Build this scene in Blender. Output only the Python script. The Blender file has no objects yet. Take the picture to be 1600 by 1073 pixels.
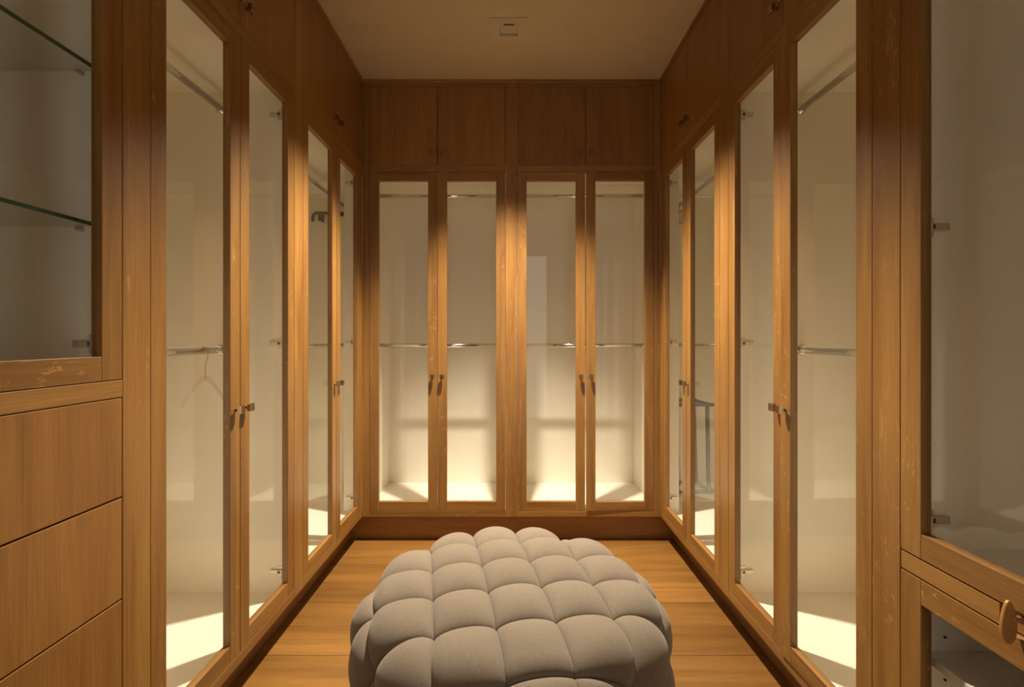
import bpy, bmesh, math, random
from mathutils import Vector, Matrix
random.seed(7)
scene = bpy.context.scene
COL = scene.collection

# ------------------------------------------------------------------ camera
CAM_Z = 1.214
FPX = 760.0                                   # focal length in pixels of the 1600-wide frame
cd = bpy.data.cameras.new('camera')
cd.sensor_width = 36.0
cd.lens = 36.0 * FPX / 1600.0
cd.shift_x = 1.0 / 1600.0
cd.shift_y = -9.5 / 1600.0
cd.clip_start = 0.02
cam = bpy.data.objects.new('camera', cd)
cam.location = (0, 0, CAM_Z)
cam.rotation_euler = (math.radians(90), 0, 0)
COL.objects.link(cam)
scene.camera = cam

# ------------------------------------------------------------------ world, lamps, exposure
w = bpy.data.worlds.new('world'); scene.world = w
w.use_nodes = True
w.node_tree.nodes['Background'].inputs[0].default_value = (1.0, 0.92, 0.80, 1)
w.node_tree.nodes['Background'].inputs[1].default_value = 1.6
scene.view_settings.view_transform = 'Standard'
scene.view_settings.look = 'None'
scene.view_settings.exposure = 0.24
scene.view_settings.gamma = 1.0
scene.view_settings.use_curve_mapping = False

CEIL = 2.737
scene.cycles.max_bounces = 16; scene.cycles.diffuse_bounces = 12
scene.cycles.glossy_bounces = 6; scene.cycles.transparent_max_bounces = 24
WARM = (1.0, 0.855, 0.67)
def spot(name, loc, power, half_deg, blend, tilt_deg, radius=0.03, narrow=1.0):
    l = bpy.data.lights.new(name, 'SPOT')
    l.energy = power; l.color = WARM
    l.spot_size = math.radians(2 * half_deg); l.spot_blend = blend
    l.shadow_soft_size = radius
    o = bpy.data.objects.new(name, l)
    o.location = loc
    o.rotation_euler = (math.radians(tilt_deg), 0, 0)   # negative: aimed a little away from the back wall
    o.scale = (1.0, narrow, 1.0)                       # oval beam, wider across the aisle than along it
    COL.objects.link(o)
    return o
LAMP_A = (-0.012, 2.405)
ADDED_FITTING = (-0.012, -0.25)  # added ceiling fitting, unseen behind the camera, gives no light
spot('downlight_lamp', (LAMP_A[0], LAMP_A[1], CEIL - 0.004), 630, 51, 0.55, -12, 0.042, 0.84)

# ------------------------------------------------------------------ materials
def new_mat(name):
    m = bpy.data.materials.new(name); m.use_nodes = True
    nt = m.node_tree
    return m, nt, nt.nodes['Principled BSDF']
def N(nt, kind, **kw):
    n = nt.nodes.new(kind)
    for k, v in kw.items(): setattr(n, k, v)
    return n
def ramp(nt, stops):
    r = N(nt, 'ShaderNodeValToRGB')
    el = r.color_ramp.elements
    while len(el) < len(stops): el.new(0.5)
    for e, (p, c) in zip(el, stops):
        e.position = p; e.color = (*c, 1) if len(c) == 3 else c
    return r
def noise(nt, vec, scale, detail=3, rough=0.5, dist=0.0, dims='3D'):
    n = N(nt, 'ShaderNodeTexNoise'); n.noise_dimensions = dims
    n.inputs['Scale'].default_value = scale; n.inputs['Detail'].default_value = detail
    n.inputs['Roughness'].default_value = rough; n.inputs['Distortion'].default_value = dist
    nt.links.new(vec, n.inputs['Vector'])
    return n
def mapping(nt, src, scale):
    m = N(nt, 'ShaderNodeMapping'); m.inputs['Scale'].default_value = scale
    nt.links.new(src, m.inputs['Vector'])
    return m.outputs[0]
def mix(nt, fac, a, b, blend='MIX'):
    n = N(nt, 'ShaderNodeMix', data_type='RGBA', blend_type=blend)
    for sock, v in ((n.inputs['Factor'], fac), (n.inputs['A'], a), (n.inputs['B'], b)):
        if isinstance(v, bpy.types.NodeSocket): nt.links.new(v, sock)
        elif isinstance(v, (int, float)): sock.default_value = v
        else: sock.default_value = (*v, 1)
    return [o for o in n.outputs if o.type == 'RGBA'][0]
def bump(nt, bsdf, height, strength, dist=0.001):
    b = N(nt, 'ShaderNodeBump'); b.inputs['Strength'].default_value = strength
    b.inputs['Distance'].default_value = dist
    nt.links.new(height, b.inputs['Height']); nt.links.new(b.outputs[0], bsdf.inputs['Normal'])

def oak_material(name, dark, light, flake=0.0, rough=0.36, coarse=1.0, piece_tone=0.0):
    m, nt, b = new_mat(name)
    uv = N(nt, 'ShaderNodeUVMap').outputs[0]
    wide = noise(nt, mapping(nt, uv, (1.1 * coarse, 16 * coarse, 1)), 1.0, 4, 0.6, 0.6)
    fine = noise(nt, mapping(nt, uv, (5, 260, 1)), 1.0, 3, 0.6)
    pores = noise(nt, mapping(nt, uv, (26, 900, 1)), 1.0, 2, 0.6)
    tone = noise(nt, mapping(nt, uv, (0.25, 0.9, 1)), 1.0, 1, 0.5)
    r = ramp(nt, [(0.30, dark), (0.72, light)])
    nt.links.new(wide.outputs[0], r.inputs[0])
    r2 = ramp(nt, [(0.28, (0.70, 0.66, 0.60)), (0.62, (1.04, 1.04, 1.04))])
    nt.links.new(fine.outputs[0], r2.inputs[0])
    c = mix(nt, 0.75, r.outputs[0], r2.outputs[0], 'MULTIPLY')
    r3 = ramp(nt, [(0.30, (0.72, 0.68, 0.62)), (0.46, (1, 1, 1))])
    nt.links.new(pores.outputs[0], r3.inputs[0])
    c = mix(nt, 0.5, c, r3.outputs[0], 'MULTIPLY')
    r4 = ramp(nt, [(0.35, (0.86, 0.84, 0.80)), (0.65, (1.10, 1.10, 1.08))])
    nt.links.new(tone.outputs[0], r4.inputs[0])
    c = mix(nt, 1.0, c, r4.outputs[0], 'MULTIPLY')
    if piece_tone:                                   # boards differ in tone from one to the next
        oi = N(nt, 'ShaderNodeObjectInfo')
        rp = ramp(nt, [(0.0, (1 - piece_tone, 1 - piece_tone * 1.15, 1 - piece_tone * 1.3)), (1.0, (1 + piece_tone,) * 3)])
        nt.links.new(oi.outputs['Random'], rp.inputs[0])
        c = mix(nt, 1.0, c, rp.outputs[0], 'MULTIPLY')
    if flake:
        fl = noise(nt, mapping(nt, uv, (24, 62, 1)), 1.0, 2, 0.55, 1.6)
        rf = ramp(nt, [(0.63, (0, 0, 0)), (0.67, (1, 1, 1))])
        nt.links.new(fl.outputs[0], rf.inputs[0])
        zone = noise(nt, mapping(nt, uv, (2.2, 7, 1)), 1.0, 1, 0.5)
        rz = ramp(nt, [(0.50, (0, 0, 0)), (0.62, (flake, flake, flake))])
        nt.links.new(zone.outputs[0], rz.inputs[0])
        f = mix(nt, 1.0, rf.outputs[0], rz.outputs[0], 'MULTIPLY')
        bw = N(nt, 'ShaderNodeRGBToBW'); nt.links.new(f, bw.inputs[0])
        c = mix(nt, bw.outputs[0], c, tuple(min(1, v * 1.55) for v in light))
    nt.links.new(c, b.inputs['Base Color'])
    rr = N(nt, 'ShaderNodeMapRange'); rr.inputs[3].default_value = rough - 0.06; rr.inputs[4].default_value = rough + 0.10
    nt.links.new(fine.outputs[0], rr.inputs[0]); nt.links.new(rr.outputs[0], b.inputs['Roughness'])
    b.inputs['Coat Weight'].default_value = 0.25; b.inputs['Coat Roughness'].default_value = 0.36
    bump(nt, b, pores.outputs[0], 0.10, 0.0006)
    return m
M = {}
M['oak'] = oak_material('oak_frame', (0.198, 0.086, 0.017), (0.330, 0.175, 0.047), 0.55)
M['oak_panel'] = oak_material('oak_veneer', (0.218, 0.094, 0.021), (0.315, 0.147, 0.034), 0.0, 0.40)
M['oak_floor'] = oak_material('oak_floor', (0.158, 0.072, 0.016), (0.265, 0.134, 0.031), 0.0, 0.33, 0.7, 0.17)

def plain(name, col, rough=0.5, metal=0.0, vary=0.0, spec=0.5):
    m, nt, b = new_mat(name)
    b.inputs['Base Color'].default_value = (*col, 1)
    b.inputs['Roughness'].default_value = rough
    b.inputs['Metallic'].default_value = metal
    b.inputs['Specular IOR Level'].default_value = spec
    tc = N(nt, 'ShaderNodeTexCoord').outputs['Object']
    n = noise(nt, tc, 9.0, 4, 0.55)
    if vary:
        r = ramp(nt, [(0.3, tuple(c * (1 - vary) for c in col)), (0.7, tuple(min(1, c * (1 + vary)) for c in col))])
        nt.links.new(n.outputs[0], r.inputs[0]); nt.links.new(r.outputs[0], b.inputs['Base Color'])
    return m
M['lacquer'] = plain('cream_lacquer', (0.91, 0.875, 0.785), 0.42, 0, 0.015)
M['white_board'] = plain('white_board', (0.86, 0.85, 0.82), 0.4, 0, 0.01)
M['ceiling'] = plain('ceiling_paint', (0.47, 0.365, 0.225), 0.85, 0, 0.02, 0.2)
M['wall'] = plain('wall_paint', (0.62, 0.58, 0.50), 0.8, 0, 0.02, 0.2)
M['chrome'] = plain('polished_chrome', (0.78, 0.77, 0.74), 0.12, 1.0)
M['nickel'] = plain('nickel_hinge', (0.62, 0.58, 0.50), 0.35, 0.75)
M['bronze'] = plain('bronze_pull', (0.36, 0.27, 0.17), 0.22, 1.0)
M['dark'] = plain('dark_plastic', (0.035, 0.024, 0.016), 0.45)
M['dark_metal'] = plain('dark_brown_metal', (0.032, 0.020, 0.011), 0.45, 0.0, 0.1)
M['rack'] = plain('grey_brown_metal', (0.040, 0.030, 0.019), 0.5, 0.0, 0.08)
M['trim_paint'] = plain('fixture_paint', (0.45, 0.36, 0.235), 0.7)
M['gold'] = plain('brass_wire', (0.62, 0.44, 0.20), 0.28, 1.0)
M['wood_ring'] = plain('cedar_wood', (0.52, 0.25, 0.10), 0.55, 0, 0.12)
M['paper'] = plain('pale_disc', (0.66, 0.61, 0.54), 0.5, 0, 0.05)
M['pull'] = plain('painted_oak_reflection', (0.46, 0.25, 0.085), 0.33, 0.35)  # polished metal; the oak it reflects is painted into its base colour

def glass_material(name, tint, ior=1.5, edge=None):
    m = bpy.data.materials.new(name); m.use_nodes = True
    nt = m.node_tree; nt.nodes.clear()
    out = N(nt, 'ShaderNodeOutputMaterial')
    tr = N(nt, 'ShaderNodeBsdfTransparent'); tr.inputs[0].default_value = (*tint, 1)
    gl = N(nt, 'ShaderNodeBsdfGlossy'); gl.inputs['Roughness'].default_value = 0.015
    fr = N(nt, 'ShaderNodeFresnel')
    # thin sheet: both faces reflect like the outer face of the glass
    geo = N(nt, 'ShaderNodeNewGeometry')
    mr = N(nt, 'ShaderNodeMapRange'); mr.inputs[3].default_value = ior; mr.inputs[4].default_value = 1.0 / ior
    nt.links.new(geo.outputs['Backfacing'], mr.inputs[0]); nt.links.new(mr.outputs[0], fr.inputs[0])
    mx = N(nt, 'ShaderNodeMixShader')
    nt.links.new(fr.outputs[0], mx.inputs[0]); nt.links.new(tr.outputs[0], mx.inputs[1]); nt.links.new(gl.outputs[0], mx.inputs[2])
    nt.links.new(mx.outputs[0], out.inputs[0])
    return m
M['glass'] = glass_material('clear_glass', (0.985, 0.99, 0.98), 1.36)
M['shelf_glass'] = glass_material('shelf_glass', (0.955, 0.975, 0.96))
M['clear_plastic'] = glass_material('clear_plastic', (0.95, 0.94, 0.92), 1.45)
M['glass_edge'] = plain('green_glass_edge', (0.022, 0.075, 0.045), 0.15)

def fabric_material():
    m, nt, b = new_mat('taupe_linen')
    uv = N(nt, 'ShaderNodeUVMap').outputs[0]
    wa = noise(nt, mapping(nt, uv, (60, 900, 1)), 1.0, 2, 0.6)
    we = noise(nt, mapping(nt, uv, (900, 60, 1)), 1.0, 2, 0.6)
    s = mix(nt, 0.5, wa.outputs[0], we.outputs[0])
    r = ramp(nt, [(0.36, (0.166, 0.136, 0.102)), (0.62, (0.221, 0.185, 0.142))])
    nt.links.new(s, r.inputs[0])
    big = noise(nt, mapping(nt, uv, (3, 3, 1)), 1.0, 2, 0.5)
    r2 = ramp(nt, [(0.3, (0.95, 0.94, 0.93)), (0.7, (1.03, 1.03, 1.03))])
    nt.links.new(big.outputs[0], r2.inputs[0])
    nt.links.new(mix(nt, 1.0, r.outputs[0], r2.outputs[0], 'MULTIPLY'), b.inputs['Base Color'])
    b.inputs['Roughness'].default_value = 0.92
    b.inputs['Specular IOR Level'].default_value = 0.15
    b.inputs['Sheen Weight'].default_value = 0.15
    bump(nt, b, s, 0.25, 0.0007)
    return m
M['fabric'] = fabric_material()

# ------------------------------------------------------------------ helpers
def link_mesh(name, bm, mats, parent=None, origin=(0, 0, 0), bevel=0.0, smooth=False):
    """bm is in world coordinates; the object gets its origin at `origin`."""
    o0 = Vector(origin)
    bmesh.ops.translate(bm, verts=bm.verts, vec=-o0)
    me = bpy.data.meshes.new(name); bm.to_mesh(me); bm.free()
    for m in (mats if isinstance(mats, (list, tuple)) else [mats]): me.materials.append(m)
    if smooth:
        for p in me.polygons: p.use_smooth = True
    o = bpy.data.objects.new(name, me); COL.objects.link(o)
    if parent is not None:
        o.parent = parent
        pw = Vector(parent['_o'])
        o.location = o0 - pw
    else:
        o.location = o0
    o['_o'] = tuple(o0)
    if bevel:
        md = o.modifiers.new('bevel', 'BEVEL'); md.width = bevel; md.segments = 2; md.limit_method = 'ANGLE'
    return o
def thing(name, loc, label, cat, group=None):
    o = bpy.data.objects.new(name, None); COL.objects.link(o)
    o.location = loc; o['_o'] = tuple(loc)
    o.empty_display_size = 0.1
    tag(o, label, cat, group)
    return o
def tag(o, label, cat, group=None):
    o['label'] = label; o['category'] = cat
    if group: o['group'] = group
def struct(o):
    o['kind'] = 'structure'; return o

FACE = 0.883          # half width of the aisle between the cabinet faces
BACK = 2.879          # face of the cabinets on the end wall
def P(side, a, d, z):
    if side == 'left':  return Vector((-(FACE + d), a, z))
    if side == 'right': return Vector((FACE + d, a, z))
    if side == 'back':  return Vector((a, BACK + d, z))
    return Vector((a, d, z))
def uvlayer(bm): return bm.loops.layers.uv.verify()
def box(bm, side, a0, a1, d0, d1, z0, z1, grain='z', mi=0):
    """axis box in wall coordinates (along the wall, depth into it, height); UVs in metres, u along the grain"""
    lay = uvlayer(bm)
    off = (random.uniform(0, 60), random.uniform(0, 60))
    gi = {'a': 0, 'd': 1, 'z': 2}[grain]
    co = [(a, d, z) for a in (a0, a1) for d in (d0, d1) for z in (z0, z1)]
    vs = [bm.verts.new(P(side, *c)) for c in co]
    faces = [((0, 1, 3, 2), 0), ((4, 6, 7, 5), 0), ((0, 4, 5, 1), 1), ((2, 3, 7, 6), 1), ((0, 2, 6, 4), 2), ((1, 5, 7, 3), 2)]
    out = []
    for idx, ax in faces:
        f = bm.faces.new([vs[i] for i in idx]); f.material_index = mi
        axes = [i for i in range(3) if i != ax]
        if gi in axes: ug, vg = gi, [i for i in axes if i != gi][0]
        else: ug, vg = axes
        for l, i in zip(f.loops, idx):
            l[lay].uv = (co[i][ug] + off[0], co[i][vg] + off[1] + ax * 3.1)
        out.append(f)
    bmesh.ops.recalc_face_normals(bm, faces=out)
    return vs
def tube(bm, pts, r, seg=12, cap=True, mi=0, closed=False):
    pts = [Vector(p) for p in pts]; n = len(pts); rings = []
    rr = r if isinstance(r, (list, tuple)) else [r] * n
    up = None
    for i, p in enumerate(pts):
        if closed: t = pts[(i + 1) % n] - pts[i - 1]
        else: t = pts[min(i + 1, n - 1)] - pts[max(i - 1, 0)]
        t.normalize()
        if up is None:
            up = Vector((0, 0, 1)) if abs(t.z) < 0.9 else Vector((1, 0, 0))
        x = up.cross(t).normalized(); y = t.cross(x); up = y
        rings.append([bm.verts.new(p + rr[i] * (x * math.cos(2 * math.pi * k / seg) + y * math.sin(2 * math.pi * k / seg))) for k in range(seg)])
    m = n if closed else n - 1
    for i in range(m):
        A, B = rings[i], rings[(i + 1) % n]
        for k in range(seg):
            f = bm.faces.new((A[k], A[(k + 1) % seg], B[(k + 1) % seg], B[k])); f.material_index = mi; f.smooth = True
    if cap and not closed:
        bm.faces.new(list(reversed(rings[0]))).material_index = mi
        bm.faces.new(rings[-1]).material_index = mi
def NB():
    bm = bmesh.new(); uvlayer(bm); return bm

# heights shared by every unit
Z_TOE, Z_DB, Z_DT, Z_UB, Z_UT = 0.153, 0.1875, 2.195, 2.233, 2.699
GAP = 0.0016
TH = 0.024
RAIL = 0.053
DEPTH = 0.557

def knob(side, a, z, door):
    bm = NB()
    c0, c1 = P(side, a, 0.0, z), P(side, a, -0.014, z)
    tube(bm, [c0, c1], 0.0055, 10)
    hd = NB()
    box(hd, side, a - 0.0115, a + 0.0115, -0.026, -0.012, z - 0.0125, z + 0.0125)
    bmesh.ops.recalc_face_normals(bm, faces=bm.faces)
    me = bpy.data.meshes.new('tmp'); hd.to_mesh(me); hd.free(); bm.from_mesh(me); bpy.data.meshes.remove(me)
    return link_mesh('knob', bm, M['bronze'], door, c0, 0.0015)

def glass_door(cab, side, a0, a1, z0, z1, hinge, knob_side=None, knob_z=0.983, stile=0.054, open_deg=0.0, thick=TH, name='door', inset=0.0):
    a0 += GAP; a1 -= GAP; z0 += GAP; z1 -= GAP
    ha = a0 if hinge == 'lo' else a1
    org = P(side, ha, inset, z0)
    bm = NB()
    box(bm, side, a0, a0 + stile, inset, inset + thick, z0, z1, 'z')
    box(bm, side, a1 - stile, a1, inset, inset + thick, z0, z1, 'z')
    box(bm, side, a0 + stile, a1 - stile, inset + 0.0003, inset + thick, z0, z0 + RAIL, 'a')
    box(bm, side, a0 + stile, a1 - stile, inset + 0.0003, inset + thick, z1 - RAIL, z1, 'a')
    d = link_mesh(name, bm, M['oak'], cab, org, 0.0011)
    g = NB()
    e = 0.004
    box(g, side, a0 + stile - e, a1 - stile + e, inset + 0.011, inset + 0.015, z0 + RAIL - e, z1 - RAIL + e)
    link_mesh('glass_pane', g, M['glass'], d, org)
    if knob_side:
        ka = a0 + 0.027 if knob_side == 'lo' else a1 - 0.027
        knob(side, ka, knob_z, d)
    if open_deg: d.rotation_euler = (0, 0, math.radians(open_deg))
    return d
def panel_door(cab, side, a0, a1, z0, z1, knob_side, name='upper_door', knob_z=2.305):
    a0 += GAP; a1 -= GAP; z0 += GAP; z1 -= GAP
    bm = NB()
    box(bm, side, a0, a1, 0, 0.02, z0, z1, 'z')
    d = link_mesh(name, bm, M['oak_panel'], cab, P(side, a0, 0, z0), 0.0011)
    if knob_side:
        knob(side, a0 + 0.03 if knob_side == 'lo' else a1 - 0.03, knob_z, d)
    return d
def hinge(cab, side, a, z, inward):
    """concealed hinge on the partition at `a`; inward = -1/+1 points from the partition into the cabinet along the wall"""
    t = inward
    bm = NB()
    def bx(a0, a1, *r): box(bm, side, min(a0, a1), max(a0, a1), *r)
    bx(a, a + t * 0.004, 0.036, 0.058, z - 0.021, z + 0.021)          # mounting plate
    bx(a + t * 0.003, a + t * 0.012, 0.026, 0.088, z - 0.008, z + 0.008)  # arm
    bx(a + t * 0.008, a + t * 0.034, 0.026, 0.031, z - 0.015, z + 0.015)  # cup behind the stile
    h = link_mesh('hinge', bm, M['nickel'], cab, P(side, a, 0.05, z), 0.0015)
    c = NB()
    box(c, side, min(a + t * 0.0115, a + t * 0.0125), max(a + t * 0.0115, a + t * 0.0125), 0.044, 0.055, z - 0.005, z + 0.005)
    link_mesh('hinge_slot', c, M['dark'], h, P(side, a, 0.05, z))
    return h
def rod(cab, side, a0, a1, z, d=0.285):
    bm = NB()
    tube(bm, [P(side, a0, d, z), P(side, a1, d, z)], 0.0125, 20)
    bmesh.ops.recalc_face_normals(bm, faces=bm.faces)
    r = link_mesh('garment_rod', bm, M['chrome'], cab, P(side, a0, d, z))
    for a, s in ((a0, 1), (a1, -1)):
        f = NB()
        tube(f, [P(side, a, d, z), P(side, a + s * 0.004, d, z), P(side, a + s * 0.006, d, z), P(side, a + s * 0.016, d, z)], [0.021, 0.021, 0.0165, 0.0160], 20)
        bmesh.ops.recalc_face_normals(f, faces=f.faces)
        link_mesh('rod_flange', f, M['chrome'], r, P(side, a, d, z))
    return r
def carcass(cab, side, a0, a1, deep_a1=None, deep_a0=None, org=None, mid_z=None):
    """white-lined box behind the face frame; deep_* lets the inside run on behind the neighbouring corner"""
    t = 0.018
    D0 = TH + 0.004
    A1 = deep_a1 or a1; A0 = deep_a0 or a0
    def part(name, *r, mat='lacquer'):
        bm = NB(); box(bm, side, *r); return link_mesh(name, bm, M[mat], cab, org, 0.0)
    part('side_panel', A0, A0 + t, D0, DEPTH, Z_TOE, CEIL - 0.002)
    part('side_panel', A1 - t, A1, D0, DEPTH, Z_TOE, CEIL - 0.002)
    part('back_panel', A0, A1, DEPTH, DEPTH + 0.012, Z_TOE, CEIL - 0.002)
    part('bottom_panel', A0 + t, A1 - t, D0, DEPTH, Z_TOE, Z_DB)
    part('shelf_panel', A0 + t, A1 - t, D0, DEPTH, Z_DT + 0.008, Z_UB - 0.006)
    part('top_panel', A0 + t, A1 - t, D0, DEPTH, Z_UT + 0.006, CEIL - 0.002)
def frame_piece(cab, name, side, a0, a1, z0, z1, grain, org, d0=0.0, d1=0.026, mat='oak'):
    bm = NB(); box(bm, side, a0, a1, d0, d1, z0, z1, grain)
    return link_mesh(name, bm, M[mat], cab, org, 0.0012)

# ------------------------------------------------------------------ room shell
EDGE = 0.24            # where the cabinet runs end
Y_FRONT = -1.55        # entry wall behind the camera
XW = FACE + DEPTH + 0.02
YW = BACK + DEPTH + 0.02
def shell_box(name, x0, x1, y0, y1, z0, z1, mat):
    bm = NB(); box(bm, 'world', x0, x1, y0, y1, z0, z1)
    return struct(link_mesh(name, bm, M[mat], None, ((x0 + x1) / 2, (y0 + y1) / 2, z0)))
floor = shell_box('floor', -XW - 0.1, XW + 0.1, Y_FRONT - 0.1, YW + 0.1, -0.12, -0.016, 'oak_floor')
shell_box('wall_left', -XW - 0.1, -XW, Y_FRONT - 0.1, YW + 0.1, -0.016, CEIL + 0.12, 'wall')
shell_box('wall_right', XW, XW + 0.1, Y_FRONT - 0.1, YW + 0.1, -0.016, CEIL + 0.12, 'wall')
shell_box('wall_back', -XW, XW, YW, YW + 0.1, -0.016, CEIL + 0.12, 'wall')
# entry wall with its doorway, in one mesh
bm = NB()
box(bm, 'world', -XW, -0.22, Y_FRONT - 0.1, Y_FRONT, -0.016, CEIL + 0.12)
box(bm, 'world', 0.54, XW, Y_FRONT - 0.1, Y_FRONT, -0.016, CEIL + 0.12)
box(bm, 'world', -0.22, 0.54, Y_FRONT - 0.1, Y_FRONT, 2.45, CEIL + 0.12)
struct(link_mesh('wall_front', bm, M['wall'], None, (0, Y_FRONT, 0)))
bm = NB()
for x0, x1, z0, z1, g in ((-0.30, -0.21, 0.0, 2.44, 'z'), (0.53, 0.62, 0.0, 2.44, 'z'), (-0.30, 0.62, 2.44, 2.53, 'a')):
    box(bm, 'world', x0, x1, Y_FRONT, Y_FRONT + 0.02, z0, z1, g)
struct(link_mesh('trim_1', bm, M['oak'], None, (0, Y_FRONT, 0), 0.002))
# ceiling with openings for the recessed lamp and the added unlit fitting
AP = 0.047
bm = NB()
xs = [-XW, LAMP_A[0] - AP, LAMP_A[0] + AP, XW]
ys = [Y_FRONT, ADDED_FITTING[1] - AP, ADDED_FITTING[1] + AP, LAMP_A[1] - AP, LAMP_A[1] + AP, YW]
for i in range(3):
    for j in range(5):
        if i == 1 and j in (1, 3): continue
        box(bm, 'world', xs[i], xs[i + 1], ys[j], ys[j + 1], CEIL, CEIL + 0.12)
bmesh.ops.remove_doubles(bm, verts=bm.verts, dist=1e-5)
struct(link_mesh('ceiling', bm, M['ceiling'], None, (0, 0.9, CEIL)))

# floor boards, laid across the aisle
PW = 0.1850
y = 2.785 - PW * 26
row = 0
while y < BACK + 0.14:
    y1 = y + PW
    x = -FACE - 0.16 - [0.9, 0.35, 1.25, 0.62, 1.05, 0.15][row % 6]
    ln = [1.9, 1.45, 2.1, 1.7][row % 4]
    while x < FACE + 0.16:
        x0, x1 = max(x, -FACE - 0.16), min(x + ln, FACE + 0.16)
        yy0, yy1 = max(y, Y_FRONT), min(y1, BACK + 0.14)
        if x1 - x0 > 0.02 and yy1 - yy0 > 0.01:
            bm = NB()
            dz = random.uniform(-0.0004, 0.0004)
            box(bm, 'world', x0 + 0.0008, x1 - 0.0008, yy0 + 0.0008, yy1 - 0.0008, -0.016, dz, 'a')
            link_mesh('plank', bm, M['oak_floor'], floor, (x0, yy0, -0.016), 0.0012)
        x += ln
    y = y1; row += 1

# ------------------------------------------------------------------ cabinets on the two long sides
def run_base(side, a0, a1):
    return P(side, (a0 + a1) / 2, 0.0, 0.0)
def uppers_and_rails(cab, side, org, doors, r0, r1, toe_d=0.12):
    frame_piece(cab, 'bottom_rail', side, r0, r1, Z_TOE, Z_DB, 'a', org)
    frame_piece(cab, 'middle_rail', side, r0, r1, Z_DT, Z_UB, 'a', org)
    frame_piece(cab, 'top_rail', side, r0, r1, Z_UT, CEIL - 0.001, 'a', org)
    lo, hi = doors
    m = (lo + hi) / 2
    panel_door(cab, side, lo, m, Z_UB, Z_UT, 'hi')
    panel_door(cab, side, m, hi, Z_UB, Z_UT, 'lo')
def crown(cab, side, a0, a1, org):
    frame_piece(cab, 'crown_strip', side, a0, a1, CEIL - 0.016, CEIL - 0.001, 'a', org, -0.010, 0.0)
def toe(cab, side, a0, a1, d, org):
    if side != 'back': d = 0.090
    bm = NB(); box(bm, side, a0, a1, d, d + 0.018, 0.001, Z_TOE, 'a')
    link_mesh('toe_kick', bm, M['oak_panel'], cab, org, 0.0)

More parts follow.
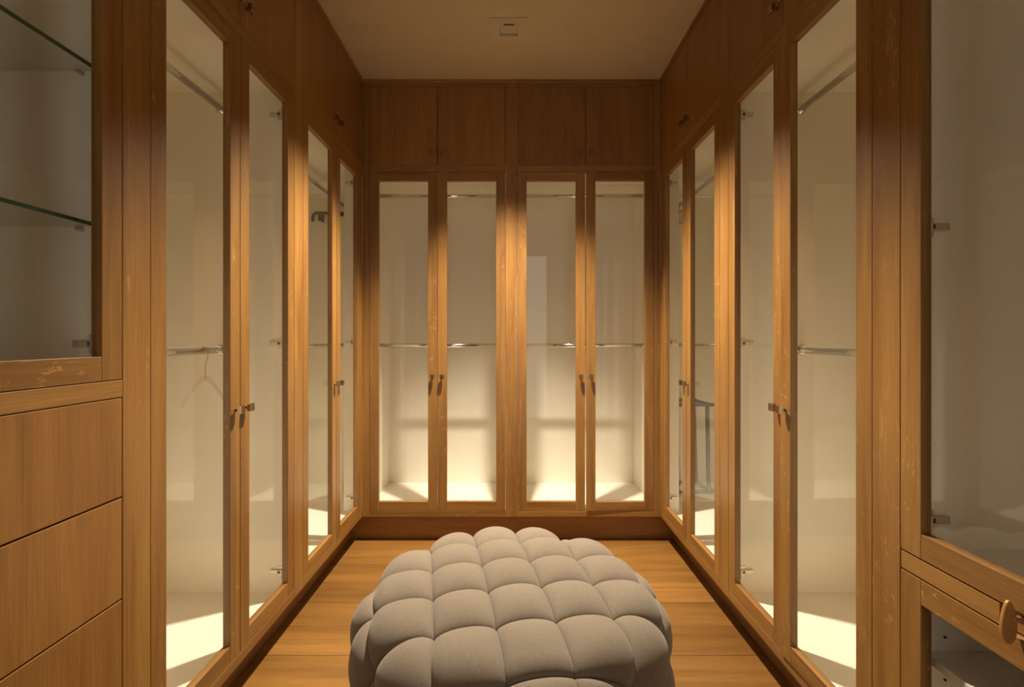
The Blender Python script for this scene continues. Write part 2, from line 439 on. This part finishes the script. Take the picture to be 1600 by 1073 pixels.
A0, A1, A2 = 1.979, 2.061, 2.843      # far unit: post, doors up to the corner stile
B0, B1 = 1.105, 1.190                 # middle unit: post, doors up to A0
C0, C1 = EDGE, 0.320                  # near unit: post, doors up to B0
SIDE_LABEL = {
    ('left', 'A'): 'oak cabinet with glass doors holding a dark bent hook bar, beside the end wall',
    ('left', 'B'): 'tall oak cabinet with two glass doors holding a clear plastic hanger',
    ('left', 'C'): 'oak cabinet with glass shelves behind glass doors above three plain drawers',
    ('right', 'A'): 'oak cabinet with glass doors holding a dark metal rack, beside the end wall',
    ('right', 'B'): 'tall oak glass-door cabinet with empty rods, between the rack cabinet and the tray cabinet',
    ('right', 'C'): 'oak cabinet with a pull-out tray strip between upper and lower glass doors',
}
for side in ('left', 'right'):
    inner_open = 1.0 if side == 'right' else 0.0
    # far unit
    org = run_base(side, A0, BACK)
    cab = thing('wardrobe_cabinet', org, SIDE_LABEL[(side, 'A')], 'cabinet', 'glazed oak cabinets lining the dressing room')
    carcass(cab, side, A0 + 0.002, BACK, deep_a1=BACK + DEPTH + 0.008, org=org)
    frame_piece(cab, 'stile', side, A0 + 0.0006, A1, Z_TOE, CEIL - 0.001, 'z', org)
    frame_piece(cab, 'stile', side, A2, BACK - 0.0001, Z_TOE, CEIL - 0.001, 'z', org)
    uppers_and_rails(cab, side, org, (A1, A2), A1, A2)
    crown(cab, side, A0 + 0.001, BACK - 0.012, org)
    toe(cab, side, A0 + 0.002, BACK + 0.078, 0.12, org)
    m = (A1 + A2) / 2 + 0.004
    glass_door(cab, side, A1, m, Z_DB, Z_DT, 'lo', 'hi')
    glass_door(cab, side, m, A2, Z_DB, Z_DT, 'hi', 'lo')
    for z in (2.119, 1.185, 0.275): hinge(cab, side, A2 + 0.010, z, -1)
    blk = NB(); box(blk, side, A2 + 0.010, A2 + 0.034, 0.027, 0.10, Z_DB, Z_DT, 'z')
    link_mesh('hinge_panel', blk, M['lacquer'], cab, org)
    for z in (2.134, 1.162): rod(cab, side, A0 + 0.020, BACK + DEPTH - 0.010, z)
    # middle unit
    org = run_base(side, B0, A0)
    cab = thing('wardrobe_cabinet', org, SIDE_LABEL[(side, 'B')], 'cabinet', 'glazed oak cabinets lining the dressing room')
    carcass(cab, side, B0 + 0.001, A0, org=org)
    frame_piece(cab, 'stile', side, B0 + 0.0006, B1, Z_TOE, CEIL - 0.001, 'z', org)
    uppers_and_rails(cab, side, org, (B1, A0), B1, A0)
    crown(cab, side, B0, A0, org)
    toe(cab, side, B0 + 0.002, A0, 0.12, org)
    m = (B1 + A0) / 2
    glass_door(cab, side, B1, m, Z_DB, Z_DT, 'lo', 'hi', open_deg=1.1 * inner_open)
    glass_door(cab, side, m, A0, Z_DB, Z_DT, 'hi', 'lo')
    for z in (2.109, 1.190, 0.273): hinge(cab, side, A0 - 0.018, z, -1)
    for z in (2.134, 1.162): rod(cab, side, B0 + 0.019, A0 - 0.018, z)
    # near unit
    org = run_base(side, C0, B0)
    cab = thing('display_cabinet', org, SIDE_LABEL[(side, 'C')], 'cabinet', 'glazed oak cabinets lining the dressing room')
    carcass(cab, side, C0, B0, org=org)
    frame_piece(cab, 'stile', side, C0, C1, Z_TOE, CEIL - 0.001, 'z', org)
    uppers_and_rails(cab, side, org, (C1, B0), C1, B0)
    crown(cab, side, C0, B0, org)
    toe(cab, side, C0 + 0.002, B0, 0.12, org)
    m = (C1 + B0) / 2
    if side == 'left':
        zd = 1.118                                     # underside of the glass doors
        zr = 1.079                                     # underside of the rail below them
        glass_door(cab, side, C1, m, zd, Z_DT, 'lo', 'hi', 1.45)
        glass_door(cab, side, m, B0, zd, Z_DT, 'hi', 'lo', 1.45)
        frame_piece(cab, 'drawer_rail', side, C1, B0, zr, zd, 'a', org)
        base = NB(); box(base, side, C0 + 0.018, B0 - 0.018, 0.03, DEPTH, zr + 0.005, zd + 0.002)
        link_mesh('display_floor', base, M['white_board'], cab, org)
        tops = [zr, 0.852, 0.621, 0.395, Z_DB]
        for k in range(4):
            bm = NB(); box(bm, side, C1 + 0.002, B0 - 0.002, 0.0, 0.02, tops[k + 1] + 0.002, tops[k] - 0.002, 'z')
            link_mesh('drawer', bm, M['oak_panel'], cab, P(side, m, 0, tops[k + 1]), 0.0012)
        for z in (1.464, 1.812):
            bm = NB(); box(bm, side, C0 + 0.020, B0 - 0.0195, 0.044, DEPTH - 0.01, z - 0.004, z + 0.004)
            s = link_mesh('glass_shelf', bm, M['shelf_glass'], cab, P(side, m, 0.3, z))
            e = NB(); box(e, side, C0 + 0.020, B0 - 0.0195, 0.041, 0.0436, z - 0.004, z + 0.004)
            link_mesh('shelf_edge', e, M['glass_edge'], s, P(side, m, 0.041, z))
            for d in (0.075, 0.45):
                p = NB(); tube(p, [P(side, B0 - 0.018, d, z - 0.009), P(side, B0 - 0.034, d, z - 0.009)], 0.0045, 10)
                bmesh.ops.recalc_face_normals(p, faces=p.faces)
                link_mesh('shelf_pin', p, M['nickel'], s, P(side, B0 - 0.018, d, z - 0.009))
        for z in (1.200, 2.06): hinge(cab, side, B0 - 0.018, z, -1)
    else:
        z_up, z_lo = 0.7345, 0.692
        glass_door(cab, side, C1, m, z_up, Z_DT, 'lo', 'hi', 1.45)
        glass_door(cab, side, m, B0, z_up, Z_DT, 'hi', 'lo', 1.45)
        glass_door(cab, side, C1, m, Z_DB, z_lo, 'lo', 'hi', 0.45)
        glass_door(cab, side, m, B0, Z_DB, z_lo, 'hi', 'lo', 0.45)
        # tray strip: oak front, then the recessed finger slot with its polished pull
        frame_piece(cab, 'tray_strip', side, 0.880, B0 - GAP, z_lo + GAP, z_up - GAP, 'a', org, 0.0008)
        frame_piece(cab, 'slot_back', side, C1, 0.880, z_lo + GAP, z_up - GAP, 'a', org, 0.012, 0.026, 'oak')
        base = NB(); box(base, side, C0 + 0.018, B0 - 0.018, 0.028, DEPTH, z_lo + 0.012, z_up + 0.006)
        link_mesh('compartment_floor', base, M['white_board'], cab, org)
        # leaf-shaped polished pull standing out from the strip
        bm = NB(); ring = []
        NR = 28
        for i in range(NR):
            t = 2 * math.pi * i / NR
            hz = 0.7175 + 0.038 * math.sin(t)
            wd = 0.0135 * (1 + 0.25 * math.cos(t) * 0) * math.cos(t) * (1 - 0.25 * math.sin(t))
            ring.append((-0.0155 - wd, hz))
        fr = [bm.verts.new(P(side, 0.846, d, z)) for d, z in ring]
        bk = [bm.verts.new(P(side, 0.852, d, z)) for d, z in ring]
        bm.faces.new(fr); bm.faces.new(list(reversed(bk)))
        for i in range(NR):
            bm.faces.new((fr[i], bk[i], bk[(i + 1) % NR], fr[(i + 1) % NR]))
        tube(bm, [P(side, 0.849, -0.012, 0.722), P(side, 0.849, 0.014, 0.722)], 0.006, 12)
        bmesh.ops.recalc_face_normals(bm, faces=bm.faces)
        link_mesh('tray_pull', bm, M['pull'], cab, P(side, 0.849, 0, 0.70), 0.0015)
        bm = NB(); box(bm, side, C0 + 0.020, B0 - 0.019, 0.040, DEPTH - 0.01, 0.494, 0.512)
        link_mesh('white_shelf', bm, M['white_board'], cab, org, 0.001)
        for z in (1.459, 0.809, 0.63, 2.06): hinge(cab, side, B0 - 0.018, z, -1)
        for z in (0.545, 0.45):  # dark raised discs, coloured in for the shade inside shelf-pin holes
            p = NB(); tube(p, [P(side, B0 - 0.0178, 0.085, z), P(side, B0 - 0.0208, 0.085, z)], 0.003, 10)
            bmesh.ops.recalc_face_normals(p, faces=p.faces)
            link_mesh('pin_hole_disc', p, M['dark'], cab, P(side, B0, 0.085, z))
    # flank wall closing the run towards the entry
    x = FACE + 0.01
    s = -1 if side == 'left' else 1
    shell_box('wall_' + side + '_return', min(s * x, s * XW), max(s * x, s * XW), Y_FRONT, EDGE - 0.002, -0.016, CEIL, 'wall')

# ------------------------------------------------------------------ cabinets on the end wall
PM = 0.034
for k, (lo, hi, s) in enumerate(((-0.841, -PM - 0.0004, -1), (PM + 0.0006, 0.845, 1))):
    a0, a1 = (-FACE + 0.0001, PM) if s < 0 else (PM + 0.0004, FACE - 0.0001)
    org = P('back', (a0 + a1) / 2, 0, 0)
    lab = 'oak end-wall cabinet sharing the corner with the cabinet of the dark bent hook' if s < 0 else \
          'oak end-wall cabinet sharing the corner with the cabinet of the dark metal rack'
    cab = thing('wardrobe_cabinet', org, lab, 'cabinet', 'glazed oak cabinets lining the dressing room')
    carcass(cab, 'back', a0, a1, org=org)
    if s < 0:
        frame_piece(cab, 'stile', 'back', a0, lo, Z_TOE, CEIL - 0.001, 'z', org)
        frame_piece(cab, 'stile', 'back', hi + 0.0004, PM, Z_TOE, CEIL - 0.001, 'z', org)
        r0, r1 = lo, hi + 0.0004
    else:
        frame_piece(cab, 'stile', 'back', hi, a1, Z_TOE, CEIL - 0.001, 'z', org)
        r0, r1 = PM, hi
    uppers_and_rails(cab, 'back', org, (lo, hi), r0 + 0.0004, r1)
    crown(cab, 'back', a0 + 0.001, a1, org)
    m = (lo + hi) / 2
    g = 0.0 if s < 0 else 0.002
    glass_door(cab, 'back', lo, m - g, Z_DB, Z_DT, 'lo', 'hi')
    glass_door(cab, 'back', m + g, hi, Z_DB, Z_DT, 'hi', 'lo', open_deg=(0.9 if s > 0 else 0))
    t0, t1 = (-FACE - 0.0895, PM) if s < 0 else (PM + 0.0005, FACE + 0.0895)
    toe(cab, 'back', t0, t1, 0.06, org)
    i0, i1 = (a0 + 0.018, a1 - 0.018)  if s < 0 else (a0 + 0.018, a1 - 0.018)
    for z in (2.134, 1.162): rod(cab, 'back', i0, i1, z)

# ------------------------------------------------------------------ tufted ottoman
OC = Vector((0.0, 1.54)); ANG = math.atan2(0.173, 0.985)
E1 = Vector((math.cos(ANG), math.sin(ANG))); E2 = Vector((-math.sin(ANG), math.cos(ANG)))
SU, SV, U0, V0 = 0.163, 0.171, -0.0813, -0.0558
RB, RE, ZT = 0.432, 0.072, 0.428
SFLAT = RB - RE; SARC = SFLAT + RE * math.pi / 2; ZSIDE = ZT - 0.02 - RE; SMAX = SARC + ZSIDE - 0.075
def otto_base(s):
    """profile point and outward normal (r, z, nr, nz) at arc length s from the crown"""
    if s < SFLAT:
        q = s / SFLAT
        return s, ZT - 0.02 * q * q, 0.12 * q, 1.0
    if s < SARC:
        a = (s - SFLAT) / RE
        return SFLAT + RE * math.sin(a), ZT - 0.02 - RE * (1 - math.cos(a)), math.sin(a) + 0.12 * math.cos(a), math.cos(a)
    return RB, ZSIDE - (s - SARC), 1.0, 0.0
rngO = random.Random(3)
amp = {}
def puff(u, v):
    fu = (u - U0) / SU; fv = (v - V0) / SV
    cu, cv = math.floor(fu + 1e-9), math.floor(fv + 1e-9)
    au = 2 * (fu - cu) - 1; av = 2 * (fv - cv) - 1
    A = 0.050
    f = lambda t: math.sqrt(max(0.0, 1 - abs(t) ** 2.2))
    return A * (0.5 * f(au) + 0.5 * f(av)) + 0.011 * (1 - au * au) * (1 - av * av)
def otto_point(u, v, lift=None):
    p = u * E1 + v * E2
    s = p.length
    d = p / s if s > 1e-6 else Vector((1, 0))
    sc = min(s, SMAX)
    r, z, nr, nz = otto_base(sc)
    h = puff(u, v) if lift is None else lift
    fade = min(1.0, max(0.0, (SMAX - sc) / 0.05))
    h *= 0.25 + 0.75 * fade
    nl = math.hypot(nr, nz)
    rr = r + h * nr / nl; zz = z + h * nz / nl
    return Vector((OC.x + d.x * rr, OC.y + d.y * rr, zz)), s
ottoman = thing('tufted_ottoman', (OC.x, OC.y, 0.0), 'round button-tufted ottoman in taupe linen on the oak floor', 'ottoman')
NC = 26
k0 = math.floor((-SMAX - U0) / SU) - 1; k1 = math.ceil((SMAX - U0) / SU) + 1
j0 = math.floor((-SMAX - V0) / SV) - 1; j1 = math.ceil((SMAX - V0) / SV) + 1
# sample positions per cell bunch up at the seams
samp = [0.5 - 0.5 * math.cos(math.pi * i / NC) for i in range(NC)]
us = [U0 + SU * (k + t) for k in range(k0, k1) for t in samp] + [U0 + SU * k1]
vs_ = [V0 + SV * (j + t) for j in range(j0, j1) for t in samp] + [V0 + SV * j1]
bm = NB(); lay = uvlayer(bm)
grid = {}
def gv(i, j):
    if (i, j) not in grid:
        p, s = otto_point(us[i], vs_[j])
        grid[(i, j)] = (bm.verts.new(p), s)
    return grid[(i, j)]
for i in range(len(us) - 1):
    for j in range(len(vs_) - 1):
        cu, cv = (us[i] + us[i + 1]) / 2, (vs_[j] + vs_[j + 1]) / 2
        if math.hypot(cu, cv) > SMAX + 0.004: continue
        q = [gv(i, j), gv(i + 1, j), gv(i + 1, j + 1), gv(i, j + 1)]
        f = bm.faces.new([x[0] for x in q]); f.smooth = True
        for l, (a, b) in zip(f.loops, ((i, j), (i + 1, j), (i + 1, j + 1), (i, j + 1))):
            l[lay].uv = (us[a], vs_[b])
link_mesh('upholstery', bm, M['fabric'], ottoman, (OC.x, OC.y, 0.075))
for k in range(k0, k1 + 1):
    for j in range(j0, j1 + 1):
        u, v = U0 + SU * k, V0 + SV * j
        if math.hypot(u, v) > SMAX - 0.10: continue
        p, s = otto_point(u, v, 0.0); q, _ = otto_point(u, v, 0.010)
        n = (q - p).normalized()
        bm = NB(); rings = []
        x = n.orthogonal().normalized(); y_ = n.cross(x)
        for rr, hh in ((0.010, 0.000), (0.0098, 0.003), (0.007, 0.0055), (0.003, 0.0066)):
            rings.append([bm.verts.new(p + n * hh + rr * (x * math.cos(t * math.pi / 6) + y_ * math.sin(t * math.pi / 6))) for t in range(12)])
        for a, b in zip(rings, rings[1:]):
            for t in range(12): bm.faces.new((a[t], a[(t + 1) % 12], b[(t + 1) % 12], b[t]))
        bm.faces.new(rings[-1])
        link_mesh('button', bm, M['fabric'], ottoman, p, 0, True)
bm = NB()
tube(bm, [(OC.x, OC.y, 0.045), (OC.x, OC.y, 0.085)], 0.415, 64)
bmesh.ops.recalc_face_normals(bm, faces=bm.faces)
link_mesh('base', bm, M['dark'], ottoman, (OC.x, OC.y, 0.045))
for k in range(4):
    a = math.pi / 4 + k * math.pi / 2
    c = (OC.x + 0.32 * math.cos(a), OC.y + 0.32 * math.sin(a))
    bm = NB(); tube(bm, [(*c, 0.001), (*c, 0.05)], [0.02, 0.026], 16)
    bmesh.ops.recalc_face_normals(bm, faces=bm.faces)
    link_mesh('foot', bm, M['dark_metal'], ottoman, (*c, 0.001))

# ------------------------------------------------------------------ recessed ceiling lamp and the added unlit fitting
def downlight(cx, cy, label):
    t = thing('recessed_downlight', (cx, cy, CEIL), label, 'ceiling light', 'square recessed ceiling lamps')
    bm = NB(); W = 0.090; z0, z1 = CEIL - 0.004, CEIL - 0.0003
    for x0, x1, y0, y1 in ((-W, W, -W, -AP), (-W, W, AP, W), (-W, -AP, -AP, AP), (AP, W, -AP, AP)):
        box(bm, 'world', cx + x0, cx + x1, cy + y0, cy + y1, z0, z1)
    bmesh.ops.remove_doubles(bm, verts=bm.verts, dist=1e-5)
    link_mesh('trim_plate', bm, M['trim_paint'], t, (cx, cy, CEIL))
    bm = NB(); H = 0.06; e = 0.003
    for x0, x1, y0, y1 in ((-AP, -AP + e, -AP, AP), (AP - e, AP, -AP, AP), (-AP, AP, -AP, -AP + e), (-AP, AP, AP - e, AP)):
        box(bm, 'world', cx + x0, cx + x1, cy + y0, cy + y1, CEIL, CEIL + H)
    link_mesh('housing', bm, M['trim_paint'], t, (cx, cy, CEIL))
    bm = NB(); box(bm, 'world', cx - AP, cx + AP, cy - AP, cy + AP, CEIL + 0.006, CEIL + 0.014)
    bf = link_mesh('baffle', bm, M['trim_paint'], t, (cx, cy, CEIL + 0.006))
    bm = NB(); box(bm, 'world', cx - 0.026, cx + 0.026, cy - 0.034, cy - 0.022, CEIL + 0.0045, CEIL + 0.0062)
    link_mesh('lens_slot', bm, M['dark'], bf, (cx, cy, CEIL + 0.005))
downlight(LAMP_A[0], LAMP_A[1], 'square recessed ceiling lamp near the end-wall cabinets')
downlight(ADDED_FITTING[0], ADDED_FITTING[1], 'added unlit square ceiling fitting towards the entry doorway')

# ------------------------------------------------------------------ things inside the cabinets
# dark bent garment hook on the far partition of the left corner cabinet
yp = BACK + DEPTH - 0.010
zb = CAM_Z + 0.862
hk = thing('garment_hook_bar', (-1.15, yp, zb), 'dark brown bent hook bar with small clips inside a corner cabinet', 'hook')
bm = NB()
pts = [(-1.175, yp - 0.040, zb)]
pts += [(-1.34, yp - 0.040, zb + 0.004)]
for k in range(7):
    a = math.radians(90 + k * 15)
    pts.append((-1.352 + 0.030 * math.cos(a), yp - 0.040, zb - 0.026 + 0.030 * math.sin(a)))
pts.append((-1.382, yp - 0.040, zb - 0.055))
tube(bm, pts, 0.0105, 14)
bmesh.ops.recalc_face_normals(bm, faces=bm.faces)
link_mesh('bent_bar', bm, M['dark_metal'], hk, (-1.2, yp - 0.04, zb))
bm = NB()
tube(bm, [(-1.205, yp - 0.040, zb - 0.003), (-1.175, yp - 0.040, zb - 0.003), (-1.172, yp - 0.040, zb - 0.003), (-1.135, yp - 0.040, zb - 0.003)], [0.017, 0.017, 0.0135, 0.0135], 16)
tube(bm, [(-1.155, yp - 0.040, zb - 0.003), (-1.155, yp, zb - 0.003)], 0.012, 12)
bmesh.ops.recalc_face_normals(bm, faces=bm.faces)
link_mesh('socket', bm, M['dark_metal'], hk, (-1.16, yp - 0.04, zb))
for dx, dz, h in ((-1.335, -0.034, 0.034), (-1.313, -0.030, 0.022), (-1.313, -0.052, 0.020)):
    bm = NB(); box(bm, 'world', dx - 0.009, dx + 0.009, yp - 0.047, yp - 0.033, zb + dz - h / 2, zb + dz + h / 2 + 0.010)
    link_mesh('clip', bm, M['dark_metal'], hk, (dx, yp - 0.04, zb + dz), 0.002)

# cedar ring with a pale disc under the rod end on the right
cx, cz = 1.176, CAM_Z + 0.842
rg = thing('cedar_ring', (cx, yp, cz), 'round tan wooden ring with pale centre hanging under a rod', 'ring')
bm = NB()
tube(bm, [(cx + 0.040 * math.cos(2 * math.pi * k / 40), yp - 0.016, cz + 0.040 * math.sin(2 * math.pi * k / 40)) for k in range(40)], 0.0095, 10, closed=True)
bmesh.ops.recalc_face_normals(bm, faces=bm.faces)
link_mesh('ring', bm, M['wood_ring'], rg, (cx, yp - 0.016, cz))
bm = NB(); tube(bm, [(cx, yp - 0.022, cz), (cx, yp - 0.014, cz)], 0.034, 32)
bmesh.ops.recalc_face_normals(bm, faces=bm.faces)
link_mesh('disc', bm, M['paper'], rg, (cx, yp - 0.016, cz))
bm = NB(); tube(bm, [(cx, yp - 0.016, cz + 0.045), (cx, yp - 0.016, 2.134 - 0.012)], 0.0015, 8)
bmesh.ops.recalc_face_normals(bm, faces=bm.faces)
link_mesh('cord', bm, M['gold'], rg, (cx, yp - 0.016, cz + 0.045))

# dark metal rack standing on the floor of the right corner cabinet
ZF = Z_DB + 0.0005
rk = thing('metal_rack', (1.2, 3.29, ZF), 'dark grey-brown metal frame rack standing inside a corner cabinet', 'rack')
def bar(name, p, q, r=0.011):
    bm = NB()
    p, q = Vector(p), Vector(q); d = (q - p).normalized()
    x = (Vector((0, 0, 1)) if abs(d.z) < 0.9 else Vector((0, 1, 0))).cross(d).normalized(); y_ = d.cross(x)
    rings = [[bm.verts.new(c + r * (sx * x + sy * y_)) for sx, sy in ((-1, -1), (1, -1), (1, 1), (-1, 1))] for c in (p, q)]
    for t in range(4): bm.faces.new((rings[0][t], rings[0][(t + 1) % 4], rings[1][(t + 1) % 4], rings[1][t]))
    bm.faces.new(rings[0]); bm.faces.new(rings[1])
    bmesh.ops.recalc_face_normals(bm, faces=bm.faces)
    link_mesh(name, bm, M['rack'], rk, p, 0.003)
ztop = 0.775; yb, yf = 3.395, 3.205
zl = ZF + 0.011
bar('upright', (1.140, yb, zl), (1.125, yb, ztop - 0.01))
bar('upright', (1.290, yb, zl), (1.270, yb, ztop - 0.01))
bar('upright', (1.300, yf, zl), (1.290, yf, ztop - 0.015))
bar('upright', (1.165, yf, zl), (1.155, yf, ztop - 0.015))
bar('top_bar', (1.115, yb, ztop), (1.280, yb, ztop))
bar('top_bar', (1.075, yf, ztop - 0.004), (1.340, yf, ztop - 0.004))
bar('top_bar', (1.280, yb, ztop), (1.320, yf, ztop - 0.004), 0.009)
bar('bottom_bar', (1.120, yb, zl), (1.290, yb, zl))
bar('bottom_bar', (1.060, yf, zl), (1.345, yf, zl))
bar('bottom_bar', (1.290, yb, zl), (1.335, yf, zl), 0.010)
for xx in (1.125, 1.272):
    bar('corner_cap', (xx, yb - 0.012, ztop - 0.012), (xx, yb - 0.012, ztop + 0.014), 0.013)

# clear plastic hanger with a brass hook on the lower rod of the left middle cabinet
hx, hy, hz = -(FACE + 0.285), 1.850, 1.162
hg = thing('coat_hanger', (hx, hy, hz), 'clear plastic coat hanger with brass hook hanging on a low rod', 'hanger')
dirv = Vector((math.cos(math.radians(-20)), math.sin(math.radians(-20)), 0)) * 1
bm = NB(); pts = []
for k in range(13):
    a = math.radians(-40 + k * 20)
    pts.append(Vector((hx, hy, hz)) + Vector((0.0155 * math.cos(a), 0, 0.0155 * math.sin(a))))
base_pt = Vector((hx + 0.004, hy, hz - 0.050))
hookp = [Vector((hx + 0.004, hy, hz - 0.105)), base_pt, Vector((hx + 0.013, hy, hz - 0.022))] + pts
tube(bm, hookp, 0.0019, 8)
bmesh.ops.recalc_face_normals(bm, faces=bm.faces)
link_mesh('hook', bm, M['gold'], hg, base_pt)
bm = NB(); body = []
for k in range(25):
    t = (k - 12) / 12.0
    q = base_pt + Vector((0, 0, -0.050)) + dirv * (0.125 * t)
    q.z -= 0.115 * abs(t) ** 1.45
    body.append(q)
tube(bm, body, [0.009 - 0.004 * abs((k - 12) / 12.0) for k in range(25)], 12)
bmesh.ops.recalc_face_normals(bm, faces=bm.faces)
link_mesh('shoulder_bar', bm, M['clear_plastic'], hg, base_pt)

for o in scene.objects:
    if '_o' in o: del o['_o']
